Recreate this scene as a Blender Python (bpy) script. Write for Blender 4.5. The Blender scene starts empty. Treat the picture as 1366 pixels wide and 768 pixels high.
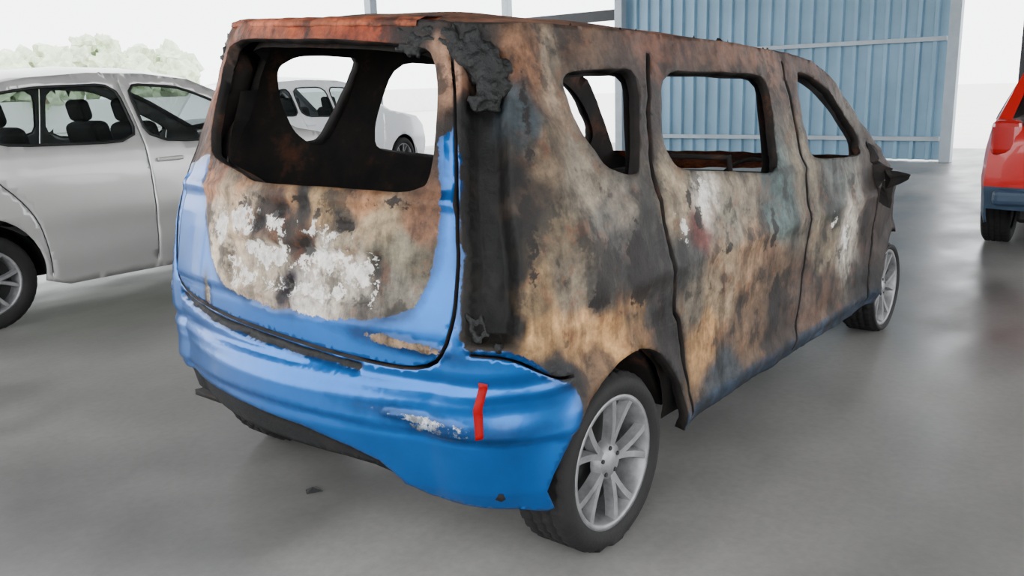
import bpy, bmesh, math, random
import numpy as np
from mathutils import Vector, Matrix, noise
from mathutils.geometry import delaunay_2d_cdt
random.seed(7); rng=np.random.default_rng(7)
scn=bpy.context.scene
COL=scn.collection

# ------------------------------------------------------------------ helpers
def lin(c):
    c=np.array(c,float)/255.
    return tuple(np.where(c<=.04045,c/12.92,((c+.055)/1.055)**2.4))
def link(o,parent=None):
    COL.objects.link(o)
    if parent is not None: o.parent=parent
    return o
def empty(name,loc=(0,0,0),rz=0):
    o=bpy.data.objects.new(name,None); o.location=loc; o.rotation_euler=(0,0,rz); o.empty_display_size=.3
    return link(o)
def mesh_obj(name,V,F,mats=(),parent=None,smooth=True,fm=None):
    me=bpy.data.meshes.new(name)
    me.from_pydata([tuple(map(float,v)) for v in V],[],[tuple(map(int,f)) for f in F])
    for m in mats: me.materials.append(m)
    if smooth: me.polygons.foreach_set('use_smooth',[True]*len(me.polygons))
    if fm is not None: me.polygons.foreach_set('material_index',list(fm))
    me.update()
    return link(bpy.data.objects.new(name,me),parent)
def solidify(o,th,off=-1,mo=0):
    m=o.modifiers.new('sol','SOLIDIFY'); m.thickness=th; m.offset=off; m.material_offset=mo; m.material_offset_rim=mo
def pip(P,poly):
    P=np.asarray(P);poly=np.asarray(poly);x,y=P[:,0],P[:,1];ins=np.zeros(len(P),bool)
    j=len(poly)-1
    for i in range(len(poly)):
        xi,yi=poly[i];xj,yj=poly[j]
        c=((yi>y)!=(yj>y))
        if yj!=yi: ins^=c&(x<(xj-xi)*(y-yi)/(yj-yi)+xi)
        j=i
    return ins
def sdist(P,poly):
    P=np.asarray(P);poly=np.asarray(poly,float);d=np.full(len(P),9.)
    for i in range(len(poly)):
        a=poly[i];b=poly[(i+1)%len(poly)];ab=b-a;t=np.clip(((P-a)@ab)/(ab@ab+1e-12),0,1)
        d=np.minimum(d,np.linalg.norm(P-(a+t[:,None]*ab),axis=1))
    return np.where(pip(P,poly),d,-d)
def chaikin(p,n=2,closed=True,k=.25):
    p=[np.array(q,float) for q in p]
    for _ in range(n):
        r=[]
        m=len(p)
        if not closed: r.append(p[0])
        for i in range(m if closed else m-1):
            a,b=p[i],p[(i+1)%m]
            r+= [a*(1-k)+b*k, a*k+b*(1-k)]
        if not closed: r.append(p[-1])
        p=r
    return p
def resample(p,step,closed=True):
    r=[];m=len(p)
    for i in range(m if closed else m-1):
        a=np.array(p[i],float);b=np.array(p[(i+1)%m],float);d=np.linalg.norm(b-a);n=max(1,int(round(d/step)))
        for k in range(n): r.append(a+(b-a)*k/n)
    if not closed: r.append(np.array(p[-1],float))
    return r
def slit(line,w=.006,step=.03,jag=0):
    p=resample(chaikin(line,2,False),step,False);L=[];R=[]
    for i in range(len(p)):
        a=p[max(0,i-1)];b=p[min(len(p)-1,i+1)];d=(b-a)/(np.linalg.norm(b-a)+1e-9);n=np.array([-d[1],d[0]])
        L.append(p[i]+n*w*(1+jag*random.uniform(-1,1)));R.append(p[i]-n*w*(1+jag*random.uniform(-1,1)))
    return L+R[::-1]
def cdt(outer,holes,pts):
    V=[];E=[]
    for poly in [outer]+holes:
        s=len(V);V+= [tuple(q) for q in poly];n=len(poly)
        E+= [(s+i,s+(i+1)%n) for i in range(n)]
    if len(pts):
        k=pip(pts,outer)
        for h in holes: k&=~pip(pts,h)
        pts=pts[k]
        B=np.array(V);keep=np.ones(len(pts),bool)
        for i in range(0,len(pts),2000):
            d=((pts[i:i+2000,None,:]-B[None])**2).sum(2).min(1);keep[i:i+2000]=d>.006**2
        V+= [tuple(q) for q in pts[keep]]
    r=delaunay_2d_cdt([Vector(v) for v in V],E,[],0,1e-6)
    W=np.array([tuple(v) for v in r[0]]);F=np.array([f for f in r[2] if len(f)==3])
    C=W[F].mean(1);k=pip(C,outer)
    for h in holes: k&=~pip(C,h)
    F=F[k]
    a=W[F];ar=(a[:,1,0]-a[:,0,0])*(a[:,2,1]-a[:,0,1])-(a[:,1,1]-a[:,0,1])*(a[:,2,0]-a[:,0,0])
    F=F[np.abs(ar)>1e-9];ar=ar[np.abs(ar)>1e-9]
    F[ar<0]=F[ar<0][:,::-1]
    u=np.unique(F);m=-np.ones(len(W),int);m[u]=np.arange(len(u))
    return W[u],m[F]
def gridpts(x0,x1,y0,y1,s,jit=.2):
    X,Y=np.meshgrid(np.arange(x0,x1,s),np.arange(y0,y1,s));P=np.stack([X.ravel(),Y.ravel()],1)
    return P+rng.uniform(-jit*s,jit*s,P.shape)
def nz(p,f=1.,o=0.): return noise.noise(Vector((p[0]*f+o,p[1]*f+o*1.7,p[2]*f-o)))
def itp(z,a): return np.interp(z,[q[0] for q in a],[q[1] for q in a])
def sstep(a,b,x):
    t=np.clip((x-a)/(b-a),0,1);return t*t*(3-2*t)
def tube(name,pts,r,mat,parent=None,cyc=False):
    cu=bpy.data.curves.new(name,'CURVE');cu.dimensions='3D';cu.bevel_depth=r;cu.bevel_resolution=3;cu.use_fill_caps=True
    s=cu.splines.new('POLY');s.points.add(len(pts)-1)
    for i,p in enumerate(pts): s.points[i].co=(*p,1)
    s.use_cyclic_u=cyc
    cu.materials.append(mat)
    return link(bpy.data.objects.new(name,cu),parent)
def box(name,c,s,mat,parent=None,bev=.01,rot=None,seg=2):
    bm=bmesh.new();bmesh.ops.create_cube(bm,size=1)
    bmesh.ops.scale(bm,vec=s,verts=bm.verts)
    if bev>0: bmesh.ops.bevel(bm,geom=bm.edges[:],offset=bev,segments=seg,profile=.5,affect='EDGES')
    if rot: bmesh.ops.rotate(bm,cent=(0,0,0),matrix=Matrix.Rotation(rot[1],3,rot[0]),verts=bm.verts)
    bmesh.ops.translate(bm,vec=c,verts=bm.verts)
    me=bpy.data.meshes.new(name);bm.to_mesh(me);bm.free();me.materials.append(mat)
    for p in me.polygons:p.use_smooth=False
    return link(bpy.data.objects.new(name,me),parent)
def join_meshes(name,objs,parent=None):
    bm=bmesh.new();mats=[]
    for o in objs:
        me=o.data
        idx=[]
        for m in me.materials:
            if m not in mats:mats.append(m)
            idx.append(mats.index(m))
        n=len(bm.faces);bm.from_mesh(me);bm.faces.ensure_lookup_table()
        for f in bm.faces[n:]: f.material_index=idx[f.material_index] if idx else 0
    me=bpy.data.meshes.new(name);bm.to_mesh(me);bm.free()
    for m in mats: me.materials.append(m)
    for o in objs: bpy.data.objects.remove(o)
    return link(bpy.data.objects.new(name,me),parent)

# ------------------------------------------------------------------ materials
def newmat(name):
    m=bpy.data.materials.new(name);m.use_nodes=True;nt=m.node_tree
    return m,nt,nt.nodes['Principled BSDF']
def noise_node(nt,scale,detail=6,rough=.6,co=None,stretch=None):
    n=nt.nodes.new('ShaderNodeTexNoise');n.inputs['Scale'].default_value=scale;n.inputs['Detail'].default_value=detail;n.inputs['Roughness'].default_value=rough
    if co is None:
        tc=nt.nodes.new('ShaderNodeTexCoord');co=tc.outputs['Object']
    if stretch:
        mp=nt.nodes.new('ShaderNodeMapping');mp.inputs['Scale'].default_value=stretch;nt.links.new(co,mp.inputs[0]);co=mp.outputs[0]
    nt.links.new(co,n.inputs['Vector']);return n
def ramp(nt,src,stops):
    r=nt.nodes.new('ShaderNodeValToRGB');e=r.color_ramp.elements
    while len(e)<len(stops): e.new(.5)
    for i,(p,c) in enumerate(stops):
        e[i].position=p;e[i].color=(*c,1) if not isinstance(c,(int,float)) else (c,c,c,1)
    nt.links.new(src,r.inputs[0]);return r
def mat(name,c,rough=.5,metal=0,var=.12,scale=8,coat=0,bump=0,spec=.5):
    m,nt,b=newmat(name);c=lin(c)
    n=noise_node(nt,scale)
    lo=tuple(x*(1-var) for x in c);hi=tuple(min(1,x*(1+var)) for x in c)
    r=ramp(nt,n.outputs[0],[(.3,lo),(.7,hi)])
    nt.links.new(r.outputs[0],b.inputs['Base Color'])
    b.inputs['Roughness'].default_value=rough;b.inputs['Metallic'].default_value=metal
    b.inputs['Coat Weight'].default_value=coat;b.inputs['Specular IOR Level'].default_value=spec
    if bump:
        bp=nt.nodes.new('ShaderNodeBump');bp.inputs['Strength'].default_value=bump;bp.inputs['Distance'].default_value=.01
        n2=noise_node(nt,scale*6);nt.links.new(n2.outputs[0],bp.inputs['Height']);nt.links.new(bp.outputs[0],b.inputs['Normal'])
    return m
def math_node(nt,op,a,b=None,clamp=False):
    n=nt.nodes.new('ShaderNodeMath');n.operation=op;n.use_clamp=clamp
    for i,v in enumerate((a,b)):
        if v is None: continue
        if isinstance(v,(int,float)): n.inputs[i].default_value=v
        else: nt.links.new(v,n.inputs[i])
    return n.outputs[0]
def mix(nt,fac,a,b,bt='MIX'):
    n=nt.nodes.new('ShaderNodeMix');n.data_type='RGBA';n.blend_type=bt
    for k,v in ((0,fac),(6,a),(7,b)):
        if isinstance(v,(int,float)): n.inputs[k].default_value=v
        elif isinstance(v,tuple): n.inputs[k].default_value=(*v,1)
        else: nt.links.new(v,n.inputs[k])
    return n.outputs[2]
# body: 'Col' = burnt-metal colour, 'paint'/'scorch'/'peel' = signed distances (m) inside each region
M_body,nt,b=newmat('burnt_body_paint')
def attr(n_):
    a=nt.nodes.new('ShaderNodeAttribute');a.attribute_name=n_;return a
ac=attr('Col');ap=attr('paint');asx=attr('scorch');apl=attr('peel')
n1=noise_node(nt,4.5,8,.65);n2=noise_node(nt,30,8,.72);n3=noise_node(nt,10,10,.75);n4=noise_node(nt,9,9,.62);n5=noise_node(nt,14,6,.65,stretch=(1,1,.22));n6=noise_node(nt,22,10,.7)
light=ramp(nt,n1.outputs[0],[(.36,.5),(.5,.98),(.62,1.5)])
fine=ramp(nt,n2.outputs[0],[(.34,.6),(.5,1.),(.66,1.42)])
streak=ramp(nt,n5.outputs[0],[(.38,.5),(.53,1.12)])
c1=mix(nt,1.,ac.outputs['Color'],light.outputs[0],'MULTIPLY');c1=mix(nt,1.,c1,fine.outputs[0],'MULTIPLY');c1=mix(nt,1.,c1,streak.outputs[0],'MULTIPLY')
bw=nt.nodes.new('ShaderNodeRGBToBW');nt.links.new(ac.outputs['Color'],bw.inputs[0])
rustm=ramp(nt,n3.outputs[0],[(.54,0.),(.60,1.)])
rk=math_node(nt,'MULTIPLY',bw.outputs[0],14.,True)
c1=mix(nt,math_node(nt,'MULTIPLY',math_node(nt,'MULTIPLY',rustm.outputs[0],.32),rk),c1,lin((104,58,34)))
fl=math_node(nt,'ADD',math_node(nt,'MULTIPLY',bw.outputs[0],.8),n4.outputs[0])
flm=ramp(nt,fl,[(.83,0.),(.87,1.)])
c1=mix(nt,math_node(nt,'MULTIPLY',flm.outputs[0],.55),c1,lin((165,162,154)))
ashm=ramp(nt,n4.outputs[0],[(.40,1.),(.44,0.)])
c1=mix(nt,math_node(nt,'MULTIPLY',ashm.outputs[0],.6),c1,lin((24,21,19)))
def crisp(a,amp,src):
    v=math_node(nt,'ADD',a.outputs['Fac'],math_node(nt,'MULTIPLY',math_node(nt,'SUBTRACT',src.outputs[0],.5),amp))
    return math_node(nt,'MULTIPLY',v,180.,True)
pe=crisp(apl,.24,n6)
c1=mix(nt,math_node(nt,'MULTIPLY',pe,.88),c1,mix(nt,1.,lin((192,189,183)),fine.outputs[0],'MULTIPLY'))
so=crisp(asx,.12,n6)
c1=mix(nt,math_node(nt,'MULTIPLY',so,.93),c1,lin((20,15,13)))
pn=math_node(nt,'MULTIPLY',math_node(nt,'SUBTRACT',n3.outputs[0],.5),.07)
pf=math_node(nt,'MULTIPLY',math_node(nt,'ADD',ap.outputs['Fac'],pn),350.,True)
sc=ramp(nt,math_node(nt,'ADD',math_node(nt,'MULTIPLY',ap.outputs['Fac'],9.),math_node(nt,'MULTIPLY',n1.outputs[0],.5)),[(.28,.35),(.55,1.)])
dirt=ramp(nt,n1.outputs[0],[(.3,.8),(.7,1.1)])
blue=mix(nt,1.,(.0,.088,.33),dirt.outputs[0],'MULTIPLY');blue=mix(nt,1.,blue,sc.outputs[0],'MULTIPLY')
cc=mix(nt,pf,c1,blue)
nt.links.new(cc,b.inputs['Base Color'])
rr=nt.nodes.new('ShaderNodeMapRange');nt.links.new(pf,rr.inputs[0]);rr.inputs[3].default_value=.62;rr.inputs[4].default_value=.28
nt.links.new(rr.outputs[0],b.inputs['Roughness'])
nt.links.new(math_node(nt,'MULTIPLY',pf,.32),b.inputs['Coat Weight']);b.inputs['Coat Roughness'].default_value=.05
nt.links.new(math_node(nt,'MULTIPLY',pf,.7),b.inputs['Metallic'])
b.inputs['Specular IOR Level'].default_value=.25
bp=nt.nodes.new('ShaderNodeBump');bp.inputs['Distance'].default_value=.005
inv=math_node(nt,'SUBTRACT',1.,pf)
nt.links.new(math_node(nt,'MULTIPLY',inv,.9),bp.inputs['Strength']);nt.links.new(n2.outputs[0],bp.inputs['Height']);nt.links.new(bp.outputs[0],b.inputs['Normal'])

M_char,nt,b=newmat('charred_metal')
n1=noise_node(nt,6,8,.7);r=ramp(nt,n1.outputs[0],[(.35,lin((8,7,7))),(.56,lin((26,21,18))),(.72,lin((74,44,28)))])
nt.links.new(r.outputs[0],b.inputs['Base Color']);b.inputs['Roughness'].default_value=.8;b.inputs['Specular IOR Level'].default_value=.25
M_soot=mat('soot_black',(9,9,9),.5,0,.5,20,bump=.6,spec=.3)
M_tyre=mat('tyre_rubber',(20,19,19),.75,0,.3,12,bump=.2,spec=.3)
M_rim=mat('alloy_rim',(122,122,123),.45,.5,.4,14)
M_rimd=mat('rim_recess',(20,19,18),.7,0,.3,14)
M_red=mat('red_reflector',(122,0,3),.5,0,.1,20,spec=.15)
M_silver=mat('silver_paint',(172,171,168),.3,.4,.04,3,coat=.5)
M_white=mat('white_paint',(225,226,228),.35,0,.03,3,coat=.6)
M_redp=mat('red_paint',(170,12,6),.32,0,.06,3,coat=.4)
M_clad=mat('blue_grey_cladding',(34,54,74),.55,0,.12,6)
M_dark=mat('dark_trim',(15,15,16),.5,0,.2,8,spec=.3)
M_seat=mat('seat_fabric',(34,32,32),.85,0,.15,30)
M_lamp=mat('tail_lamp_red',(150,8,8),.2,0,.1,10,coat=1)
m,nt,b=newmat('window_glass');M_glass=m
out=nt.nodes['Material Output'];g=nt.nodes.new('ShaderNodeBsdfGlossy');g.inputs['Roughness'].default_value=.03
t=nt.nodes.new('ShaderNodeBsdfTransparent');t.inputs[0].default_value=(.42,.46,.46,1)
fr=nt.nodes.new('ShaderNodeFresnel');fr.inputs[0].default_value=1.5
ms=nt.nodes.new('ShaderNodeMixShader');nt.links.new(fr.outputs[0],ms.inputs[0]);nt.links.new(t.outputs[0],ms.inputs[1]);nt.links.new(g.outputs[0],ms.inputs[2]);nt.links.new(ms.outputs[0],out.inputs[0])

# floor
M_floor,nt,b=newmat('worn_concrete')
na=noise_node(nt,.5,4,.5);nb=noise_node(nt,1.3,4,.5,stretch=(1,1.8,1));nc=noise_node(nt,30,4,.6)
ra=ramp(nt,na.outputs[0],[(.3,lin((76,75,73))),(.7,lin((128,126,123)))])
rb=ramp(nt,nb.outputs[0],[(.22,.72),(.5,.97),(.78,1.2)])
rc=ramp(nt,nc.outputs[0],[(.25,.88),(.75,1.1)])
c=mix(nt,1.,ra.outputs[0],rb.outputs[0],'MULTIPLY');c=mix(nt,1.,c,rc.outputs[0],'MULTIPLY')
nt.links.new(c,b.inputs['Base Color'])
rg=ramp(nt,nb.outputs[0],[(.25,.28),(.75,.52)]);nt.links.new(rg.outputs[0],b.inputs['Roughness'])
bp=nt.nodes.new('ShaderNodeBump');bp.inputs['Strength'].default_value=.1;bp.inputs['Distance'].default_value=.004;nt.links.new(nc.outputs[0],bp.inputs['Height']);nt.links.new(bp.outputs[0],b.inputs['Normal'])
M_sheet=mat('blue_steel_sheet',(118,152,174),.45,.1,.12,1.2)
M_steel=mat('painted_steel',(150,160,168),.5,.2,.1,4)
M_steeld=mat('dark_steel',(40,42,46),.6,.2,.15,4)
M_ceil=mat('ceiling_sheet',(165,170,172),.6,0,.1,2)
M_leaf=mat('foliage',(196,208,178),.8,0,.25,3)
M_bark=mat('bark',(120,105,90),.9,0,.2,6)
M_dirt=mat('light_ground',(220,218,212),.8,0,.06,1)
M_wall=mat('white_render',(228,228,226),.7,0,.05,2)

# ------------------------------------------------------------------ wheels
def wheel(name,c,rt,rr,wd,parent,side=-1,spokes=5,flat=True,tire_mat=M_tyre,tw=None):
    h=rt-rr
    P=[(rr-.006,.012),(rr+.004,.002),(rr+h*.35,-.008),(rr+h*.7,-.004),(rt-.014,.006),(rt-.003,.018)]
    for k in range(4):
        y0=.018+(wd-.036)*(k/4);y1=.018+(wd-.036)*((k+1)/4)
        P+= [(rt,y0+.004),(rt,y1-.008),(rt-.008,y1-.006),(rt-.008,y1-.001)] if k<3 else [(rt,y0+.004),(rt,y1)]
    P+= [(rt-.014,wd-.006),(rr+h*.5,wd+.006),(rr,wd-.004),(rr-.01,wd-.01)]
    N=120;V=[];F=[];n=len(P)
    for i in range(N):
        a=2*math.pi*i/N
        for j,(r,y) in enumerate(P):
            rj=r
            if r>=rt-.001 and (i+ (0 if y<wd/2 else 1))%3==0: rj=r-.007
            x=rj*math.sin(a);z=rj*math.cos(a);yy=y
            if flat:
                zz=c[2]+z
                if zz<.004:
                    z=-c[2]+.004
                    if r<rt-.002: yy=y+(-.012 if y<wd/2 else .012)
            V.append((c[0]+x,c[1]-side*yy,c[2]+z))
    for i in range(N):
        for j in range(n-1):
            a=i*n+j;b_=((i+1)%N)*n+j
            F.append((a,a+1,b_+1,b_))
    ty=mesh_obj(name+'_tyre',V,F,[tire_mat])
    R=[(rr+.002,.010),(rr+.002,.004),(rr-.012,.004),(rr-.016,.012),(rr-.022,.03),(rr-.03,.09),(rr-.02,wd-.02)]
    V=[];F=[];n=len(R);N=72
    for i in range(N):
        a=2*math.pi*i/N
        for r,y in R: V.append((c[0]+r*math.sin(a),c[1]-side*y,c[2]+r*math.cos(a)))
    for i in range(N):
        for j in range(n-1):
            a=i*n+j;b_=((i+1)%N)*n+j;F.append((a,a+1,b_+1,b_))
    rm=mesh_obj(name+'_barrel',V,F,[M_rim])
    parts=[ty,rm]
    def disc(r,y,m):
        V=[(c[0],c[1]-side*y,c[2])];F=[]
        for i in range(48):
            a=2*math.pi*i/48;V.append((c[0]+r*math.sin(a),c[1]-side*y,c[2]+r*math.cos(a)))
        for i in range(48): F.append((0,1+i,1+(i+1)%48))
        return mesh_obj('d',V,F,[m],smooth=False)
    parts.append(disc(rr-.03,.095,M_rimd));parts.append(disc(.11,.08,M_rimd));
    V=[];F=[]
    def spoke(a0,a1,w0,w1):
        r0,r1=.035,rr-.012
        s=len(V)
        for k in range(6):
            t=k/5;r=r0+(r1-r0)*t;a=a0+(a1-a0)*t;w=w0+(w1-w0)*t
            y=.022-.014*t
            cx,cz=r*math.sin(a),r*math.cos(a);tx,tz=math.cos(a),-math.sin(a)
            for (dw,dy) in ((-w*.62,.0),(w*.62,.0),(w,.03),(-w,.03)):
                V.append((c[0]+cx+tx*dw,c[1]-side*(y+dy),c[2]+cz+tz*dw))
        for k in range(5):
            for q in range(4):
                a=s+k*4+q;b_=s+k*4+(q+1)%4;F.append((a,b_,b_+4,a+4))
    for i in range(spokes):
        a=2*math.pi*i/spokes+.3
        spoke(a-.05,a-.26,.014,.017);spoke(a+.05,a+.26,.014,.017)
    parts.append(mesh_obj('s',V,F,[M_rim],smooth=False))
    V=[];F=[];R=[(0,.012),(.025,.012),(.03,.018),(.055,.022),(.062,.05)];n=len(R)
    for i in range(32):
        a=2*math.pi*i/32
        for r,y in R: V.append((c[0]+r*math.sin(a),c[1]-side*y,c[2]+r*math.cos(a)))
    for i in range(32):
        for j in range(n-1):
            a=i*n+j;b_=((i+1)%32)*n+j;F.append((a,a+1,b_+1,b_))
    parts.append(mesh_obj('h',V,F,[M_rim]))
    for i in range(5):
        a=2*math.pi*i/5
        V=[];F=[]
        for q in range(8):
            g=2*math.pi*q/8
            for yy in (.016,.03):V.append((c[0]+.042*math.sin(a)+.007*math.sin(g),c[1]-side*yy,c[2]+.042*math.cos(a)+.007*math.cos(g)))
        for q in range(8): F.append((q*2,q*2+1,((q+1)%8)*2+1,((q+1)%8)*2))
        F.append(tuple(range(0,16,2)));parts.append(mesh_obj('n',V,F,[M_rimd],smooth=False))
    return join_meshes(name,parts,parent)

# ================================================================== BURNT MPV
XR=[(.2,.12),(.3,.08),(.45,.05),(.56,.06),(.62,.10),(.75,.11),(1.0,.16),(1.1,.19),(1.5,.36),(1.6,.42)]
WW=[(.2,.81),(.3,.835),(.5,.845),(.8,.84),(.95,.82),(1.05,.79),(1.5,.64),(1.6,.6)]
RCc=[(.2,.27),(.55,.27),(.65,.22),(1.1,.18),(1.6,.15)]
BOW=[(.2,.11),(.55,.11),(.65,.08),(1.6,.06)]
def warp(x,y,z): # fire-sagged body: near (right) side of the roof sits lower than the far side
    return .07*np.clip((z-1.1)/.4,0,1.15)*np.clip((y+.6)/1.2,0,1)*(1-.6*np.clip((x-.6)/2,0,1))
def side_w(x,z):
    w=itp(z,WW)
    return w*(1-.13*np.clip((x-3.1)/.6,0,1)**2)
def surf(t,z):
    xr=itp(z,XR);w=itp(z,WW);rc=itp(z,RCc);bow=itp(z,BOW);at=np.abs(t);sg=np.where(t<0,1.,-1.)
    yf=w-rc;a=(np.clip(at,.62,.92)-.62)/.3*math.pi/2;q=np.clip(at/.62,0,1)
    x=xr+bow*q**2+np.where(at>.62,rc*(1-np.cos(a)),0)+np.clip(at-.92,0,9)
    y=np.where(at<.62,q*yf,yf+rc*np.sin(a))*(1-.13*np.clip((x-3.1)/.6,0,1)**2)*sg
    return np.stack([x,y,z+warp(x,y,z)],-1)
def T(x,z): return .92+x-(itp(z,XR)+itp(z,BOW)+itp(z,RCc))
def tz(pts): return [(T(x,z),z) for x,z in pts]
RD_ARC=(.72,.27,.335);FR_ARC=(3.43,.25,.31)
def arc(cx,cz,r,a0,a1,n=20): return [(cx+r*math.cos(a),cz+r*math.sin(a)) for a in np.linspace(a0,a1,n)]
side_low=[(.40,.235)]+arc(*RD_ARC,math.radians(183),math.radians(0),22)[1:]+[(1.065,.25),(1.3,.245),(2.0,.235),(2.9,.225)]+arc(*FR_ARC,math.radians(183),math.radians(62),18)
side_up=[(3.58,.66),(3.52,.81),(3.42,.87),(3.3,.92),(3.18,.97),(3.06,1.09),(2.86,1.27),(2.70,1.385),(2.55,1.43),(2.31,1.465),(1.65,1.505),(1.2,1.52),(.74,1.53),(.62,1.53)]
R_half=[(0,.35),(.30,.345),(.41,.335),(.5,.31),(.6,.268),(.73,.25),(.86,.235)]+tz(side_low)[1:]+tz(side_up)+[(.80,1.525),(.62,1.53),(.3,1.535)]
L_half=[(0,1.535),(-.3,1.535),(-.62,1.53),(-.80,1.525)]+[(-a,b) for a,b in tz(side_up)[::-1]]+[(-a,b) for a,b in tz(side_low)[::-1][:-2]]+[(-.845,.33),(-.73,.345),(-.6,.35),(-.3,.35)]
outer=resample(R_half+L_half,.02)
TGWIN=[(-.60,1.485),(.09,1.485),(.54,1.47),(.585,1.40),(.585,1.21),(.57,1.13),(.51,1.10),(.22,1.11),(-.12,1.105),(-.23,1.13),(-.49,1.165),(-.56,1.26),(-.61,1.40)]
QWIN=[(.66,1.38),(.70,1.40),(.85,1.405),(1.06,1.405),(1.0,1.25),(.92,1.10),(.84,1.10),(.74,1.13),(.68,1.22),(.65,1.30)]
RDWIN=[(1.22,1.40),(1.6,1.395),(2.06,1.375),(1.97,1.18),(1.89,1.0),(1.5,1.05),(1.16,1.085),(1.11,1.18)]
FDWIN=[(2.35,1.39),(2.5,1.37),(2.68,1.29),(2.93,1.09),(2.87,.99),(2.5,1.01),(2.25,1.03),(2.28,1.2)]
FDWL=[(2.35,1.39),(2.5,1.37),(2.68,1.29),(2.93,1.09),(2.87,.94),(2.5,.95),(2.25,.97),(2.28,1.2)]
QWL=[(.66,1.42),(.74,1.455),(.88,1.46),(1.08,1.455),(1.02,1.31),(.93,1.17),(.86,1.165),(.76,1.22),(.69,1.31)]
RDWL=[(1.25,1.445),(1.6,1.44),(2.06,1.41),(1.98,1.20),(1.92,1.02),(1.5,1.08),(1.20,1.13),(1.18,1.24)]
def win(p,n=2,k=.18): return resample(chaikin(p,n,True,k),.02)
mir=lambda h:[(-a,b) for a,b in h][::-1]
windows=[win(TGWIN),win(tz(QWIN)),win(tz(RDWIN)),win(tz(FDWIN)),mir(win(tz(QWL))),mir(win(tz(RDWL))),mir(win(tz(FDWL)))]
sl_side=[tz([(1.165,1.455),(1.08,1.30),(.99,1.10),(.98,.95),(1.01,.74),(1.085,.5),(1.125,.28)]),
         tz([(2.235,1.43),(2.19,1.2),(2.15,.97),(2.16,.77),(2.10,.5),(2.04,.26)]),
         tz([(3.0,1.05),(3.05,.85),(3.04,.6),(3.0,.26)])]
slitsR=[slit(s,.012 if i==0 else .009,jag=.25) for i,s in enumerate(sl_side)]
slitsL=[mir(slit(s,.008)) for s in (tz([(1.17,1.40),(1.08,1.25),(.99,1.10),(.98,.95),(1.01,.74),(1.085,.5),(1.125,.28)]),tz([(2.20,1.40),(2.19,1.2),(2.15,.97),(2.16,.77),(2.10,.5),(2.04,.26)]),sl_side[2])]
tg=slit([(-.665,1.44),(-.67,1.2),(-.64,.82),(-.60,.735),(-.3,.70),(0,.685),(.37,.655),(.58,.65),(.64,.73),(.655,1.0),(.655,1.2),(.63,1.46)],.006)
bq=slit([(.69,.708),(.78,.70),(.85,.655),(.89,.615),(.95,.607)],.004)
slits=slitsR+slitsL+[tg,bq,mir(bq)]
TGBURN=chaikin([(-.50,1.3),(.595,1.3),(.60,1.05),(.57,.88),(.49,.775),(.13,.755),(-.16,.765),(-.31,.83),(-.37,.97),(-.50,1.16)],2)
BLUE=[(-.97,.15),(-.95,.6),(-.90,.9),(-.86,1.08),(-.70,1.13),(-.5,1.17),(.58,1.17),(.60,1.24),(.640,1.27),(.668,1.2),(.668,.76),(.68,.72),(.78,.715),(.85,.675),(.90,.62),(.95,.57),(.96,.15)]
DIFF=[(-.86,.2),(-.86,.41),(-.60,.435),(-.26,.445),(.16,.425),(.34,.39),(.44,.36),(.50,.31),(.515,.2)]
SLOT=[(-.60,.72),(-.3,.685),(0,.67),(.37,.64),(.36,.622),(0,.642),(-.3,.657),(-.6,.70)]
SPOT=[(-.08,.995,.040,.028),(.02,1.035,.028,.018),(.11,1.07,.030,.026),(.13,.95,.036,.026),(.285,1.01,.050,.020),(.06,.83,.018,.028),(-.17,1.045,.02,.012),(-.10,1.06,.05,.008),(.20,1.04,.05,.010),(.45,1.08,.04,.010),(1.70,.93,.035,.04),(1.66,1.0,.015,.03),(1.31,.84,.06,.12),(1.44,.62,.05,.10),(2.33,.50,.06,.12),(3.40,.68,.06,.08),(1.1,.80,.04,.05),(1.90,.80,.03,.02),(.865,1.24,.012,.10),(.85,1.02,.015,.12),(1.45,.85,.02,.15),(2.30,.80,.02,.10)]
PEEL=[(-.15,1.0,.07,.032),(-.26,.97,.045,.045),(-.02,.91,.08,.030),(.20,.905,.085,.036),(.34,.885,.06,.034),(.14,.815,.10,.018),(-.16,.84,.05,.026),(.0,.995,.04,.018),(.2,.99,.04,.010),(1.76,.995,.045,.045),(1.60,.90,.02,.03),(3.13,.64,.035,.07),(2.95,.75,.025,.025)]
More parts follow.
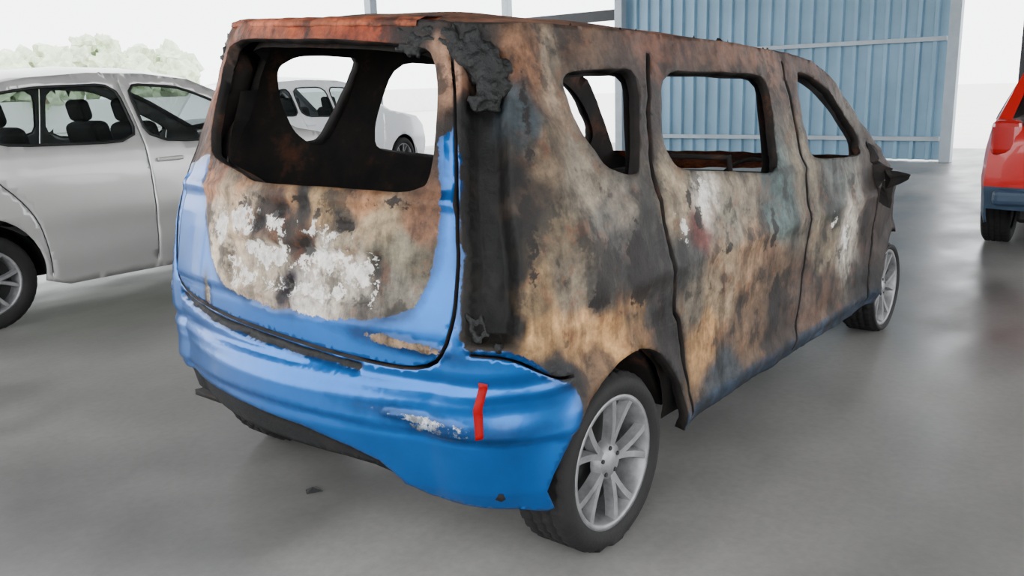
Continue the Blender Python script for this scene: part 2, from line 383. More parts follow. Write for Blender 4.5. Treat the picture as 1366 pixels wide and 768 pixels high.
S_=[(-.26,1.07,150,130,105,1),(-.14,.99,170,150,128,.7),(-.08,.99,60,44,36,.4),(.02,1.03,80,56,42,.8),(.11,1.07,40,34,28,.6),(.13,.95,80,50,32,.7),(.28,1.01,80,70,60,.7),(-.02,.91,160,148,130,.8),(.21,.91,165,155,140,.8),(.35,.88,160,152,140,.8),(.45,.85,104,98,88,1),(.49,.97,98,92,78,1),(.40,1.02,132,116,92,1),(.23,1.07,160,132,96,1),(.06,.83,56,50,62,.3),(.55,1.05,120,86,64,1),(-.35,1.1,150,106,78,1),(.5,.8,104,98,88,1),(.05,1.10,140,110,80,1),(-.3,.95,170,156,138,.8),(.15,.82,160,154,146,.6),(.3,.95,128,116,98,.7),(0,.86,150,138,122,.6),(-.12,.86,160,146,128,.6),(-.2,1.1,150,114,84,.8),(.33,1.10,130,94,66,.8),(-.02,.97,110,80,60,.5),(.56,.93,80,74,62,.8),(.38,.78,110,102,94,.6),(.42,.92,76,72,62,.5),
(0,1.55,165,86,54,1),(-.34,1.55,140,80,56,1),(.3,1.52,140,68,42,1),(.50,1.53,45,41,39,1),(.68,1.5,36,34,33,1),(-.64,1.39,140,92,70,1),(.62,1.40,135,104,84,.7),(-.76,1.24,64,50,44,1),(-.75,1.45,100,72,56,1),(-.85,1.2,70,58,50,1),
(.71,1.38,16,15,14,1),(.71,1.31,14,13,12,1),(.72,1.2,14,13,12,1),(.72,1.03,13,12,11,1),(.73,.92,13,12,11,1),(.73,.81,13,12,11,1),(.78,1.15,16,14,13,1),(.78,.9,15,14,13,1),(.78,1.02,14,13,12,1),(.78,.78,15,14,13,1),(.77,1.3,18,16,15,1),(.83,1.30,52,60,64,1),(.84,1.1,56,46,38,1),(.88,1.41,105,76,56,1),(.98,1.43,134,118,100,1),(.91,1.20,102,87,70,1),(.92,.96,116,103,84,1),(.87,.86,134,112,84,1),(1.14,.99,88,84,78,1),(1.31,.86,40,39,38,1.2),(1.2,.92,62,59,56,.8),(1.14,.67,162,126,84,.8),(.88,.76,164,130,90,.9),(1.0,.70,160,126,88,.9),(1.0,.85,110,99,84,1),(1.1,.80,76,72,66,1),(1.44,.67,46,45,44,1),(1.5,.53,32,31,31,1),(.92,.63,46,46,48,1),(1.05,.60,92,72,54,.7),(1.1,1.1,116,106,92,1),(1.25,1.05,96,89,80,1),(1.4,.95,50,48,45,1),(1.47,1.30,64,53,48,1),(1.05,1.48,90,68,54,1),(1.3,.66,122,96,68,.7),
(1.6,1.48,92,62,48,1),(2.2,1.45,95,68,53,1),(2.8,1.4,80,58,48,1),
(1.58,1.02,126,113,94,1),(1.75,.99,190,182,170,.5),(1.70,.91,85,48,44,.6),(1.97,.90,114,107,94,1),(2.37,.90,72,86,84,1),(1.85,.68,138,119,96,1),(2.09,.75,130,105,82,1),(1.71,.52,152,118,80,1),(2.36,.45,48,38,32,1),(2.07,.49,90,72,56,1),(1.82,.36,54,58,62,1),(1.6,.8,64,63,60,1),(1.65,.65,106,97,84,1),(2.0,1.04,110,99,84,1),(2.3,.65,90,73,58,1),
(2.94,.86,80,84,80,1),(2.85,.65,120,109,92,1),(3.14,.63,168,160,148,.6),(3.47,.66,52,41,36,1),(2.86,.40,82,64,52,1),(3.40,.28,30,28,28,1),(3.9,.7,48,42,38,1),(2.7,.95,102,93,79,1),(2.6,.5,74,59,50,1),(4.2,.8,54,44,38,1)]
SX=np.array(S_)[:,:2];SC=np.array([lin(s[2:5]) for s in S_]);SWt=np.array(S_)[:,5]
SC=SC**1.12*.86
def blobs(UV,L):
    d=np.full(len(UV),-.5)
    for cx,cz,a,bb in L:
        e=np.sqrt(((UV[:,0]-cx)/a)**2+((UV[:,1]-cz)/bb)**2);d=np.maximum(d,(1-e)*min(a,bb))
    return d
def shade(UV):
    P=np.stack([np.abs(UV[:,0]),UV[:,1]],1)
    P[:,0]=np.where((UV[:,0]<0)&(UV[:,0]>-.8),UV[:,0],P[:,0])
    wv=np.array([[nz((u,v,0),5,3)*.05+nz((u,v,0),16,9)*.022,nz((u,v,0),5,20)*.05+nz((u,v,0),16,31)*.022] for u,v in UV])
    Q=P+wv
    d2=((Q[:,None,:]-SX[None])**2).sum(2)/(SWt[None]**1.0)
    w=1/(d2+2e-4)**3.0;w/=w.sum(1)[:,None]
    col=w@SC
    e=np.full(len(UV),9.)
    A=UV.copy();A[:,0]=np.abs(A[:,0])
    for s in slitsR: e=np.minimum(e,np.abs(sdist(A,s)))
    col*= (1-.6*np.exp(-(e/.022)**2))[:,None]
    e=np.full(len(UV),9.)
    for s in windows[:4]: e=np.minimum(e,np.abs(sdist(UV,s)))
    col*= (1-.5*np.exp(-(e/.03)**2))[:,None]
    sd=sdist(UV,BLUE);sd=np.minimum(sd,-sdist(UV,TGBURN))
    ds=sdist(UV,DIFF)
    u,v=UV[:,0],UV[:,1]
    for (cx,cz,a,bb,c) in ((.60,.515,.080,.009,(150,155,160)),(.65,.49,.05,.008,(90,100,110)),(.50,.715,.10,.009,(130,105,80)),(-.36,.76,.015,.035,(120,110,95))):
        e=np.sqrt(((u-cx)/a)**2+((v-cz+.1*(u-cx))/bb)**2)
        col[e<1.4]=lin(c);sd=np.minimum(sd,(e-1)*min(a,bb)*1.2+.0)
    sl=sdist(UV,SLOT)
    k=(ds>-.012);col[k]=lin((8,8,9));sd=np.minimum(sd,-ds*3)
    k=(sl>-.01);col[k]=lin((10,10,11));sd=np.minimum(sd,-sl*3)
    q=(np.abs(u)>1.4)&(v<.32);col[q]=lin((30,40,52))
    return col,sd
def disp(UV,X,sd):
    t,z=UV[:,0],UV[:,1];at=np.abs(t);d=np.zeros(len(t))
    jz=np.array([.010*nz((0,v,0),9,4)+.004*nz((0,v,0),30,4) for v in z])
    d-=.075*sstep(.672,.69,at)*(1-sstep(.785,.815,at+jz))*sstep(.725,.75,z)*(1-sstep(1.43,1.47,z))
    for cx,cz,r in (RD_ARC,FR_ARC):
        rr_=np.hypot(X[:,0]-cx,X[:,2]-cz);d+=np.where((at>.8),.022*np.exp(-((rr_-r)/.05)**2),0)
    s=(at>1.25)&(at<4);d+=np.where(s,.010*np.exp(-((z-.80)/.035)**2)-.012*np.exp(-((z-.55)/.1)**2)+.014*np.exp(-((z-.30)/.04)**2),0)
    d+=np.where(at>.95,.008*np.exp(-((z-1.0)/.02)**2),0)
    d-=.016*sstep(-.24,-.22,t)*(1-sstep(.40,.42,t))*sstep(.80,.815,z)*(1-sstep(.935,.95,z))
    d+=np.where(at<.66,.012*np.exp(-((z-1.08)/.018)**2),0)
    d+=np.where(at<.62,.008*sstep(-.01,.01,z-(.78+.35*np.clip((t-.1)/.45,0,1)**2)),0)
    d+=np.where(at<.95,.007*np.exp(-((z-.595)/.013)**2)-.012*sstep(.0,.014,(.50-.05*at**2)-z),0)
    for cx,cz,a_,b_ in SPOT[:6]: d-=.022*np.exp(-(((t-cx)/a_)**2+((z-cz)/b_)**2)*1.2)
    d-=.010*np.exp(-(((t-.78)/.05)**2+((z-.56)/.05)**2))
    ds=sdist(UV,DIFF);d-=.022*sstep(-.012,.012,ds)
    d-=.020*sstep(-.006,.006,sdist(UV,SLOT))
    d+=np.where(at>.84,.020*np.exp(-(((at-.95)-.45*(1.2-z))/.08)**2)*sstep(.6,.75,z)*(1-sstep(1.2,1.35,z)),0)
    for i in range(len(t)):
        p=(X[i,0],X[i,1],X[i,2]);kk=1.0 if sd[i]<-.01 else (.5 if sd[i]<.005 else 0.)
        if ds[i]>-.03: kk=0.
        d[i]+=kk*(.012*nz(p,3.2,5)+.006*nz(p,11,8)+.003*nz(p,26,2))+.002*nz(p,4,5)
    return d
def normals(UV):
    e=1e-3;a=surf(UV[:,0]+e,UV[:,1])-surf(UV[:,0]-e,UV[:,1]);b_=surf(UV[:,0],UV[:,1]+e)-surf(UV[:,0],UV[:,1]-e)
    n=np.cross(a,b_);return n/(np.linalg.norm(n,axis=1)[:,None]+1e-12)
def set_attrs(o,col,sd,so=None,pe=None):
    me=o.data;n=len(col)
    ca=me.color_attributes.new('Col','FLOAT_COLOR','POINT');c4=np.ones((n,4));c4[:,:3]=col;ca.data.foreach_set('color',c4.ravel())
    for nm,v in (('paint',sd),('scorch',so if so is not None else -np.ones(n)),('peel',pe if pe is not None else -np.ones(n))):
        at=me.attributes.new(nm,'FLOAT','POINT');at.data.foreach_set('value',np.asarray(v,float))
mpv=empty('burnt_mpv')
pts=np.concatenate([gridpts(-1.0,1.0,.2,1.56,.0105),gridpts(1.0,4.9,.2,1.56,.018),gridpts(-4.9,-1.0,.2,1.56,.035)])
UV,F=cdt(outer,windows+slits,pts)
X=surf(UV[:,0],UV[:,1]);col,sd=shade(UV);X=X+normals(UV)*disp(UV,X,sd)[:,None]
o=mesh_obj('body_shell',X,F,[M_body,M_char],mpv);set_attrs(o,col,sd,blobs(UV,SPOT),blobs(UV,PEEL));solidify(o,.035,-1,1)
UV,F=cdt(resample(outer,.05),windows,gridpts(-4.9,4.9,.2,1.56,.05));N_=normals(UV);X=surf(UV[:,0],UV[:,1])-N_*.06
k=(np.abs(UV[:,0])<.9)&(np.abs(UV[:,0])>.6);X-=N_*(k*.06)[:,None]
for i in range(len(X)): X[i]+=N_[i]*.01*nz(X[i],6)
mesh_obj('inner_liner',X,F,[M_char],mpv)
# roof
V=[];F=[];NQ=41;NS=50
zed=lambda x:np.interp(x,[.3,.62,1.2,1.65,2.31,2.55,2.7],[1.53,1.53,1.52,1.505,1.465,1.43,1.385])
colr=[]
for i in range(NS):
    s=i/(NS-1)
    for j in range(NQ):
        q=-1+2*j/(NQ-1);P0=surf(np.array([q*.92]),np.array([1.53]))[0]
        xf=2.42-.10*abs(q)**2+.20*abs(q)**3
        x=P0[0]+(xf-P0[0])*s
        ze=float(zed(x));w=float(itp(ze,WW))-.004;k=min(1,s*6)
        y=P0[1]*(1-k)+(-q*w)*k
        z=P0[2]*(1-k)+(ze+float(warp(x,y,ze)))*k+.05*(1-abs(q)**2.6)*sstep(0,.2,s)*(1-.1*s)
        z+=.006*nz((x,y,0),4,2)*(0 if abs(q)>.95 else 1)
        V.append((x,y,z))
        n_=nz((x,y,0),3,7);colr.append(np.array(lin((92,58,40)))*(1+.5*n_) if n_>-.15 else np.array(lin((66,52,44))))
for i in range(NS-1):
    for j in range(NQ-1):
        a=i*NQ+j;F.append((a,a+NQ,a+NQ+1,a+1))
o=mesh_obj('roof_panel',V,F,[M_body,M_char],mpv);set_attrs(o,np.array(colr),-np.ones(len(V)));solidify(o,.03,-1,1)
me=o.data
if me.polygons[0].normal.z<0: me.flip_normals()
fp=resample([(3.52,.81),(3.42,.87),(3.3,.92),(3.18,.96)],.05,False);V=[];F=[];NQ=25
for (x,z) in fp:
    fb=.25*sstep(3.2,3.5,x)+.02
    for j in range(NQ):
        q=-1+2*j/(NQ-1);w=float(side_w(x,z));V.append((x+fb*(1-abs(q)**2.2),-q*w,z+.01*(1-q*q)+.015*nz((x,q*2,z),4)*(1-q*q)))
for i in range(len(fp)-1):
    for j in range(NQ-1):
        a=i*NQ+j;F.append((a,a+1,a+NQ+1,a+NQ))
o=mesh_obj('warped_hood',V,F,[M_body],mpv);set_attrs(o,np.tile(lin((150,78,44)),(len(V),1)),-np.ones(len(V)))
tube('radiator_support',[(3.6,-.6,.45),(3.72,-.55,.72),(3.78,0,.76),(3.72,.55,.72),(3.6,.6,.45)],.03,M_char,mpv)
tube('bumper_beam',[(3.62,-.66,.45),(3.85,-.4,.46),(3.9,0,.46),(3.85,.4,.46),(3.62,.66,.45)],.045,M_char,mpv)
box('engine_block',(3.45,.1,.56),(.42,.6,.40),M_char,mpv,.06,seg=3)
def patch(name,poly,off,th,m,step=.012,smooth=True,rnd=1):
    pl=resample(chaikin(poly,rnd),step) if rnd else resample(poly,step);a=np.array(pl)
    UV,F=cdt(pl,[],gridpts(a[:,0].min(),a[:,0].max(),a[:,1].min(),a[:,1].max(),step))
    X=surf(UV[:,0],UV[:,1]);X=X+normals(UV)*off
    o=mesh_obj(name,X,F,[m],mpv,smooth);solidify(o,th,-1);return o
patch('rear_reflector',[(.712,.635),(.731,.63),(.736,.485),(.722,.48)],.006,.03,M_red,rnd=0)
def lumpbm(bm,c,s,f=9,amp=.6,sub=3):
    r=bmesh.ops.create_icosphere(bm,subdivisions=sub,radius=1)
    for v in r['verts']:
        p=v.co.copy();k=1+amp*noise.noise(p*2+Vector(c)*f)+.35*noise.noise(p*5+Vector(c)*f)
        v.co=Vector((c[0]+p.x*s[0]*k,c[1]+p.y*s[1]*k,c[2]+p.z*s[2]*k))
def clump(name,path,n,size,m,vox=.007,rough=.010,drip=1.6,sg=1.):
    bm=bmesh.new()
    for i in range(n):
        f=random.random()*(len(path)-1);k=int(f);f-=k
        a,b_=path[k],path[min(k+1,len(path)-1)]
        t_=a[0]+(b_[0]-a[0])*f+random.gauss(0,.014)*sg;z_=min(1.515,a[1]+(b_[1]-a[1])*f+random.gauss(0,.012)*sg)
        sc=size*random.uniform(.5,1.2)*(a[2]+(b_[2]-a[2])*f)
        p=surf(np.array([t_]),np.array([z_]))[0]
        zz=random.uniform(.7,drip);lumpbm(bm,(p[0]+random.uniform(-.002,.014),p[1],p[2]-sc*zz*.4),(sc*.6,sc*.9,sc*zz),sub=2)
    me=bpy.data.meshes.new(name);bm.to_mesh(me);bm.free();me.materials.append(m)
    o=link(bpy.data.objects.new(name,me),mpv)
    r=o.modifiers.new('r','REMESH');r.mode='VOXEL';r.voxel_size=vox;r.use_smooth_shade=True
    tx=bpy.data.textures.new(name,'CLOUDS');tx.noise_scale=.025;tx.noise_depth=3
    d=o.modifiers.new('d','DISPLACE');d.texture=tx;d.strength=rough*2.2;d.mid_level=.55
    return o
clump('melted_spoiler_corner',[(.40,1.50,.6),(.50,1.50,.9),(.60,1.48,1.2),(.70,1.46,1.4),(.75,1.43,1.4),(.76,1.38,1.1),(.73,1.33,.7)],150,.021,M_soot,drip=2.0,sg=1.6)
clump('melted_lamp_remains',[(.69,.80,.6),(.72,.745,.9),(.79,.73,.7)],14,.018,M_soot)
clump('melted_spoiler_corner_far',[(-.64,1.51,.8),(-.74,1.48,1),(-.72,1.43,.6)],14,.022,M_soot)
V=[];F=[]
for i,t_ in enumerate(np.linspace(-.68,.5,60)):
    a=surf(np.array([t_]),np.array([1.53]))[0];j=.004*nz((t_,0,0),14)
    for (dx,dz) in ((.09,.018),(.02,.016),(-.016,.004),(-.020,-.010),(.0,-.016)): V.append((a[0]+dx,a[1],a[2]+dz+j))
for i in range(59):
    for q in range(5):
        F.append((i*5+q,i*5+(q+1)%5,(i+1)*5+(q+1)%5,(i+1)*5+q))
o=mesh_obj('roof_spoiler',V,F,[M_body],mpv);set_attrs(o,np.tile(lin((130,66,40)),(len(V),1)),-np.ones(len(V)))
def shard(bm,c,pts_):
    vs=[bm.verts.new((c[0]+p[0],c[1]+p[1],c[2]+p[2])) for p in pts_]
    r=bmesh.ops.convex_hull(bm,input=vs)
bm=bmesh.new()
shard(bm,(3.04,-.80,.89),[(-.04,0,.06),(.06,0,.07),(.03,-.10,.03),(0,-.02,-.10),(.08,-.05,-.02),(.05,.03,-.05)])
shard(bm,(3.05,-.88,.87),[(0,.02,.05),(.02,-.11,.02),(.05,-.08,-.01),(.02,.0,-.05),(-.02,-.02,0)])
shard(bm,(3.06,-.86,.82),[(0,0,.04),(.03,-.05,.03),(.02,-.03,-.10),(0,.02,-.06),(.05,0,0)])
shard(bm,(3.02,-.80,.98),[(0,0,.06),(.05,-.02,.02),(-.04,0,-.03),(.06,0,-.06),(.01,-.05,-.02)])
bmesh.ops.subdivide_edges(bm,edges=bm.edges[:],cuts=3,use_grid_fill=True)
for v in bm.verts: v.co+=Vector((nz(v.co,20,1),nz(v.co,20,5),nz(v.co,20,9)))*.012
me=bpy.data.meshes.new('side_mirror_remains');bm.to_mesh(me);bm.free();me.materials.append(M_char)
link(bpy.data.objects.new('side_mirror_remains',me),mpv)
bm=bmesh.new();shard(bm,(.367,.224,.0),[(-.03,0,.002),(.02,-.03,.002),(.03,.02,.002),(0,0,.018),(-.01,.03,.002)])
me=bpy.data.meshes.new('plastic_debris');bm.to_mesh(me);bm.free();me.materials.append(M_soot);link(bpy.data.objects.new('plastic_debris',me))
V=[];F=[];xs=np.linspace(.26,3.6,40);ys=np.linspace(-.74,.74,20)
for x in xs:
    for y in ys:
        z=.30
        for cx in (.72,3.43):
            r=abs(x-cx)
            if abs(y)>.52 and r<.36: z=max(z,.27+math.sqrt(max(0,.36**2-r*r)))
        V.append((x,y,z+.01*nz((x,y,0),5)))
for i in range(39):
    for j in range(19):
        a=i*20+j;F.append((a,a+1,a+21,a+20))
o=mesh_obj('floor_pan',V,F,[M_char],mpv);solidify(o,.02,0)
tube('rear_axle',[(.68,-.7,.25),(.68,.7,.25)],.035,M_soot,mpv)
tube('front_axle',[(3.43,-.7,.24),(3.43,.7,.24)],.03,M_soot,mpv)
def seat(name,x,y,w=.46,h=.62):
    z0=.48
    L=[(x+.42,y-w/2,z0),(x,y-w/2,z0),(x-.16,y-w/2,z0+h),(x-.16,y+w/2,z0+h),(x,y+w/2,z0),(x+.42,y+w/2,z0)]
    tube(name,L,.014,M_char,mpv,True)
    for k in range(5):
        f=(k+1)/6
        tube(name+'_spring_%d'%k,[(x-.16*f,y-w/2,z0+h*f),(x-.16*f+.02,y,z0+h*f-.03),(x-.16*f,y+w/2,z0+h*f)],.006,M_char,mpv)
        tube(name+'_pan_%d'%k,[(x+.42*f,y-w/2,z0),(x+.42*f,y,z0-.03),(x+.42*f,y+w/2,z0)],.006,M_char,mpv)
    box(name+'_base',(x+.2,y,.39),(.4,w*.8,.14),M_char,mpv,.02)
seat('front_seat_right',2.05,-.37,.46,.58);seat('front_seat_left',2.05,.37,.46,.58)
seat('rear_bench_right',1.15,-.35,.6,.46);seat('rear_bench_left',1.15,.35,.6,.46)
tube('dash_crossbeam',[(2.92,-.70,.80),(2.9,0,.82),(2.92,.70,.80)],.035,M_char,mpv)
box('dashboard_frame',(3.0,0,.78),(.2,1.3,.2),M_char,mpv,.04)
tube('steering_wheel',[(2.62+.05*math.cos(a),-.37+.17*math.sin(a),.85+.13*math.cos(a)) for a in np.linspace(0,2*math.pi,25)[:-1]],.010,M_char,mpv,True)
tube('steering_column',[(2.62,-.37,.85),(2.95,-.37,.80)],.02,M_char,mpv)
wheel('wheel_rear_right',(.69,-.825,.262),.275,.205,.185,mpv,-1)
wheel('wheel_rear_left',(.69,.825,.262),.275,.205,.185,mpv,1)
wheel('wheel_front_right',(3.45,-.80,.238),.245,.205,.175,mpv,-1)
wheel('wheel_front_left',(3.45,.80,.238),.245,.205,.175,mpv,1)

# ================================================================== generic car
def car(name,loc,rz,top,kinds,low,wins,wf,paint,slitlines=(),wheels=((0,.31),(2.6,.31)),zs=1.,clad=None,rimr=.21,handles=(),crown=.06):
    root=empty(name,loc,rz)
    topd=[];kd=[]
    for i in range(len(top)-1):
        s=resample([top[i],top[i+1]],.08,False)
        topd+=s[:-1];kd+=[kinds[i]]*(len(s)-1)
    topd.append(np.array(top[-1]))
    outl=resample(low+[tuple(q) for q in top[::-1]],.03)
    wn=[resample(chaikin(w,2,True,.15),.03) for w in wins];sl=[slit(s,.004,.05) for s in slitlines]
    a=np.array(outl)
    UV,F=cdt(outl,wn+sl,gridpts(a[:,0].min(),a[:,0].max(),a[:,1].min(),a[:,1].max(),.045))
    for sgn,nm in ((-1,'right'),(1,'left')):
        X=np.stack([UV[:,0],sgn*wf(UV[:,0],UV[:,1]),UV[:,1]*zs],1)
        FF=F if sgn<0 else F[:,::-1]
        C=UV[F].mean(1)
        fm=[1 if (clad and clad(c)) else 0 for c in C]
        o=mesh_obj('body_side_'+nm,X,FF,[paint,M_clad,M_dark],root,True,fm);solidify(o,.012,-1,0)
        for k,w in enumerate(wn):
            a=np.array(w);U2,F2=cdt(w,[],gridpts(a[:,0].min(),a[:,0].max(),a[:,1].min(),a[:,1].max(),.1))
            X=np.stack([U2[:,0],sgn*(wf(U2[:,0],U2[:,1])-.012),U2[:,1]*zs],1)
            mesh_obj('side_window_%s_%d'%(nm,k),X,F2 if sgn<0 else F2[:,::-1],[M_glass],root)
            pp=[(p[0],sgn*(float(wf(np.array(p[0]),np.array(p[1])))+.001),p[1]*zs) for p in w]
            tube('window_trim_%s_%d'%(nm,k),pp,.010,M_dark,root,True)
        for hx,hz in handles:
            box('door_handle_%s_%d'%(nm,int(hx*100)),(hx,sgn*(float(wf(np.array(hx),np.array(hz)))+.022),hz*zs),(.19,.025,.028),paint,root,.008)
    NQ=17;V=[];F=[];fm=[]
    xmin=min(t_[0] for t_ in top)
    for (x,z) in topd:
        w=float(wf(np.array(x),np.array(z)))
        for j in range(NQ):
            q=-1+2*j/(NQ-1)
            up=crown*(1-q*q)
            ex=0.0
            if x<xmin+.35: ex=-.12*(1-abs(q)**2.5)*(1-min(1,(x-xmin)/.35))
            if x>top[-1][0]-.35: ex=.14*(1-abs(q)**2.5)
            V.append((x+ex,-q*w,z*zs+(up if z>.75 else 0)))
    for i in range(len(topd)-1):
        for j in range(NQ-1):
            a=i*NQ+j;F.append((a,a+NQ,a+NQ+1,a+1))
            k=kd[i]
            if k==1 and (j<1 or j>NQ-3): k=0
            fm.append(k)
    mesh_obj('body_top',V,F,[paint,M_glass,M_clad,M_dark],root,True,fm)
    x0=min(p[0] for p in low)+.1;x1=max(p[0] for p in low)-.1
    box('underbody',((x0+x1)/2,0,.30),(x1-x0-.1,1.15,.12),M_dark,root,.03)
    for sx in (.55,1.45):
        for sy in (-.36,.36):
            box('seat_cushion_%d_%d'%(sx*100,sy*100),(sx+.2,sy,.55*zs),(.5,.5,.18),M_seat,root,.06,seg=4)
            box('seat_back_%d_%d'%(sx*100,sy*100),(sx-.1,sy,.88*zs),(.16,.48,.56),M_seat,root,.06,('Y',-.2),4)
            box('headrest_%d_%d'%(sx*100,sy*100),(sx-.19,sy,1.22*zs),(.1,.25,.17),M_seat,root,.045,('Y',-.2),4)
    for i,(wx,wr) in enumerate(wheels):
        for sgn in (-1,1):
            yy=float(wf(np.array(wx),np.array(.45)))-.01
            wheel('wheel_%d_%s'%(i,'r' if sgn<0 else 'l'),(wx,sgn*yy,wr),wr,rimr,.2,root,sgn,flat=True)
            V=[];F=[]
            for k in range(17):
                a=math.pi*k/16
                for yv in (yy-.01,yy-.26): V.append((wx+(wr+.075)*math.cos(a),sgn*yv,wr+(wr+.055)*math.sin(a)))
            for k in range(16): F.append((2*k,2*k+1,2*k+3,2*k+2))
            s=len(V);V.append((wx,sgn*(yy-.26),wr-.1))
            for k in range(16): F.append((s,2*k+1,2*k+3))
            mesh_obj('arch_liner_%d_%s'%(i,'r' if sgn<0 else 'l'),V,F,[M_dark],root)
    return root
def wfun(base=.87,belt=.98,topz=1.45,topw=.62,x0=-1.,x1=3.45,rt=.10):
    def f(x,z):
        w=np.interp(z,[.2,.35,.52,.60,.85,belt,topz,topz+.2],[base-.05,base-.012,base-.004,base+.006,base-.01,base-.04,topw,topw-.05])
        return w*(1-rt*np.clip((x-(x1-.9))/.9,0,1)**2.5-rt*np.clip(((x0+.7)-x)/.7,0,1)**2.5)
    return f
sed_low=[(-1.0,.28),(-.6,.22)]+arc(0,.30,.36,math.radians(190),math.radians(-10),20)+[(.5,.19),(2.1,.19)]+arc(2.62,.30,.36,math.radians(190),math.radians(-10),20)+[(3.3,.2)]
sed_top=[(-1.02,.45),(-1.05,.75),(-1.0,.98),(-.92,1.04),(-.42,1.09),(-.1,1.26),(.20,1.385),(.50,1.435),(.9,1.46),(1.3,1.45),(1.62,1.41),(2.0,1.25),(2.42,1.04),(3.1,.90),(3.38,.74),(3.44,.5),(3.40,.3)]
sed_k=[0,0,0,0,1,1,0,0,0,0,1,1,0,0,0,0]
sed_w=[[(-.36,1.09),(-.10,1.225),(.06,1.285),(.085,1.05)],[(.14,1.05),(.12,1.30),(.30,1.345),(.55,1.375),(1.06,1.385),(1.10,1.02)],[(1.17,1.015),(1.14,1.385),(1.5,1.36),(1.65,1.31),(2.22,1.05),(2.15,.99)]]
sed_s=[[(.10,1.30),(.10,1.05),(.10,.9),(.30,.70),(.38,.5),(.40,.25)],[(1.10,1.40),(1.13,1.0),(1.13,.6),(1.12,.24)],[(2.22,1.03),(2.20,.7),(2.15,.5),(2.12,.24)]]
sw=wfun(.87,1.0,1.45,.60)
sedan=car('sedan',(.60,4.45,0),0,sed_top,sed_k,sed_low,sed_w,sw,M_silver,sed_s,((0,.30),(2.62,.30)),1.06,rimr=.205,handles=((-.02,.93),(1.28,.90)))
for sgn in (-1,1):
    box('tail_lamp_%d'%sgn,(-.98,sgn*.66,.9),(.16,.26,.17),M_lamp,sedan,.05,seg=3)
box('rear_plate',(-1.15,0,.78),(.02,.5,.12),M_white,sedan,.004)
hat_low=[(-.72,.28),(-.5,.24)]+arc(0,.31,.36,math.radians(190),math.radians(-10),20)+[(.5,.22),(1.95,.22)]+arc(2.45,.31,.36,math.radians(190),math.radians(-10),20)+[(3.05,.22)]
hat_top=[(-.76,.40),(-.78,.58),(-.76,.95),(-.72,1.02),(-.45,1.46),(-.2,1.52),(.5,1.55),(1.2,1.53),(1.5,1.48),(2.2,1.06),(2.9,.94),(3.12,.78),(3.18,.5),(3.14,.3)]
def hat(name,loc,rz,paint,k,zs=1.):
    hk=[k,0,0,1,0,0,0,0,1,0,0,0,0]
    hw=[[(-.35,1.08),(-.22,1.40),(.1,1.43),(.12,1.06)],[(.18,1.05),(.18,1.44),(.85,1.44),(.87,1.02)],[(.94,1.01),(.93,1.44),(1.35,1.42),(2.0,1.04)]]
    hs=[[(.14,1.40),(.14,1.0),(.36,.7),(.4,.26)],[(.90,1.45),(.90,.26)],[(2.02,1.0),(1.95,.6),(1.93,.27)]]
    r=car(name,loc,rz,hat_top,hk,hat_low,hw,wfun(.86,1.02,1.5,.62,-.75,3.15),paint,hs,((0,.31),(2.45,.31)),zs,clad=(lambda c:c[1]<.56) if k else None,handles=((.28,.93),(1.05,.92)))
    for sgn in (-1,1): box('tail_lamp_%d'%sgn,(-.74,sgn*.66,.96*zs),(.14,.2,.26),M_lamp,r,.05,seg=3)
    box('rear_bumper_step',(-.80,0,.50*zs),(.14,1.42,.12),M_clad if k else paint,r,.04,seg=3)
    box('rear_plate',(-.895,0,.72*zs),(.02,.5,.12),M_white,r,.004)
    return r
hat('red_hatchback',(6.60,-1.53,0),math.radians(3),M_redp,2,.92)
hat('white_hatchback',(6.0,8.6,0),math.radians(10),M_white,0)

# ================================================================== SHED
def plane(name,x0,x1,y0,y1,z,m):
    return mesh_obj(name,[(x0,y0,z),(x1,y0,z),(x1,y1,z),(x0,y1,z)],[(0,1,2,3)],[m],smooth=False)
plane('floor',-9,16,-10,13,0,M_floor)
plane('ground',-80,100,-80,100,-.02,M_dirt)
def corr(name,a0,a1,const,z0,z1,m,pitch=.2,d=.03,horizontal=False,b0=0,b1=0):
    V=[];F=[];a=a0;P=[]
    while a<a1:
        for f,dd in ((0,0),(.62,0),(.70,d),(.92,d)): P.append((a+f*pitch,dd))
        a+=pitch
    for (p,dd) in P:
        if horizontal: V+= [(b0,p,const+dd),(b1,p,const+dd)]
        else: V+= [(const-dd,p,z0),(const-dd,p,z1)]
    for i in range(len(P)-1): F.append((2*i,2*i+2,2*i+3,2*i+1))
    o=mesh_obj(name,V,F,[m],smooth=False);solidify(o,.004,0);return o
corr('wall_back',1.25,6.9,13.4,0.02,4.2,M_sheet,.24,.06)
corr('ceiling',-7,10,4.25,0,0,M_ceil,.25,.04,True,-2.5,13.6)
g=empty('wall_girts')
for i,z in enumerate((.35,1.85,3.2)): box('girt_%d'%i,(13.30,4.07,z),(.06,5.6,.07),M_steel,g,.005)
box('girt_extension',(13.30,8.4,2.62),(.08,2.7,.2),M_steeld,g,.005)
for i,(x,y) in enumerate(((13.25,1.15),(13.25,7.0),(9.6,-.42),(13.3,-7),(-2.4,-6.9),(-2.4,9.8),(9.5,9.8),(5,-6.9),(13.3,9.8))):
    m_=M_steeld if i in(2,) else M_steel
    box('steel_column' if i==0 else 'steel_column.%03d'%i,(x,y,2.12),(.16,.16,4.24),m_,None,.006)
g=empty('roof_beams')
for i,x in enumerate((-2.4,1.5,5.4,9.3,13.3)): box('beam_%d'%i,(x,1.5,4.12),(.12,16.8,.22),M_steeld,g,.004)
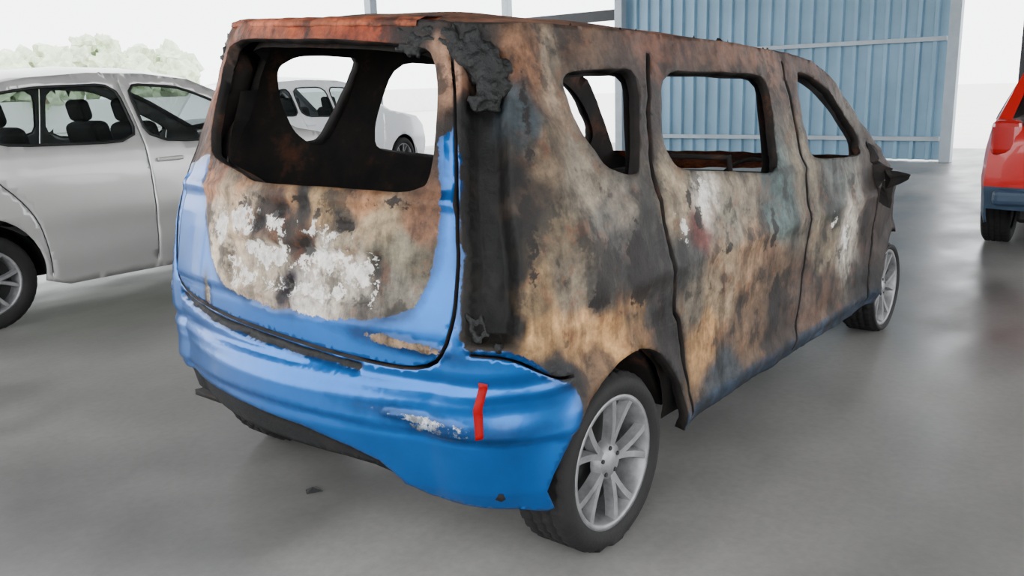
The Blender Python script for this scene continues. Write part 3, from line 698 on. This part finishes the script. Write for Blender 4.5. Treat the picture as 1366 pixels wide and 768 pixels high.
def tree(name,x,y,h,r):
    bm=bmesh.new()
    bmesh.ops.create_cone(bm,cap_ends=True,segments=10,radius1=.22,radius2=.12,depth=h*.6,matrix=Matrix.Translation((x,y,h*.3)))
    nt_=len(bm.faces)
    for k in range(24):
        c=Vector((x+random.uniform(-r,r)*.7,y+random.uniform(-r,r)*.7,h*random.uniform(.45,.92)))
        rr_=bmesh.ops.create_icosphere(bm,subdivisions=3,radius=r*random.uniform(.16,.34),matrix=Matrix.Translation(c))
        for v in rr_['verts']: v.co=c+(v.co-c)*(1+.7*noise.noise(v.co*3.4))
    me=bpy.data.meshes.new(name);bm.to_mesh(me);bm.free();me.materials.append(M_bark);me.materials.append(M_leaf)
    for i,p in enumerate(me.polygons): p.material_index=0 if i<nt_ else 1
    link(bpy.data.objects.new(name,me))
for i in range(8):
    a=math.radians(61+i*3.6);d=48+4*math.sin(i*2.1)
    tree('tree' if i==0 else 'tree.%03d'%i,-1.3+d*math.cos(a),-2.1+d*math.sin(a),3.7+.8*math.sin(i*1.7),2.6)
box('boundary_wall',(14,38,.7),(56,.2,1.4),M_wall,None,.02)

# ================================================================== light + camera
w=bpy.data.worlds.new('overcast_sky');scn.world=w;w.use_nodes=True
bg=w.node_tree.nodes['Background'];bg.inputs[0].default_value=(.95,.975,1,1);bg.inputs[1].default_value=6.2
def Rm(yaw,pitch,roll):
    f=np.array([math.cos(yaw)*math.cos(pitch),math.sin(yaw)*math.cos(pitch),math.sin(pitch)])
    r=np.array([math.sin(yaw),-math.cos(yaw),0]);u=np.cross(r,f)
    return math.cos(roll)*r+math.sin(roll)*u,-math.sin(roll)*r+math.cos(roll)*u,f
r,u,f=Rm(.688,-.23,-.034)
cd=bpy.data.cameras.new('camera');cd.sensor_width=36;cd.lens=36*1150/1366;cd.clip_end=300
cam=bpy.data.objects.new('camera',cd);COL.objects.link(cam)
M=Matrix.Identity(4)
for i in range(3): M[i][0]=r[i];M[i][1]=u[i];M[i][2]=-f[i]
M[0][3],M[1][3],M[2][3]=-1.336,-2.113,1.366
cam.matrix_world=M;scn.camera=cam
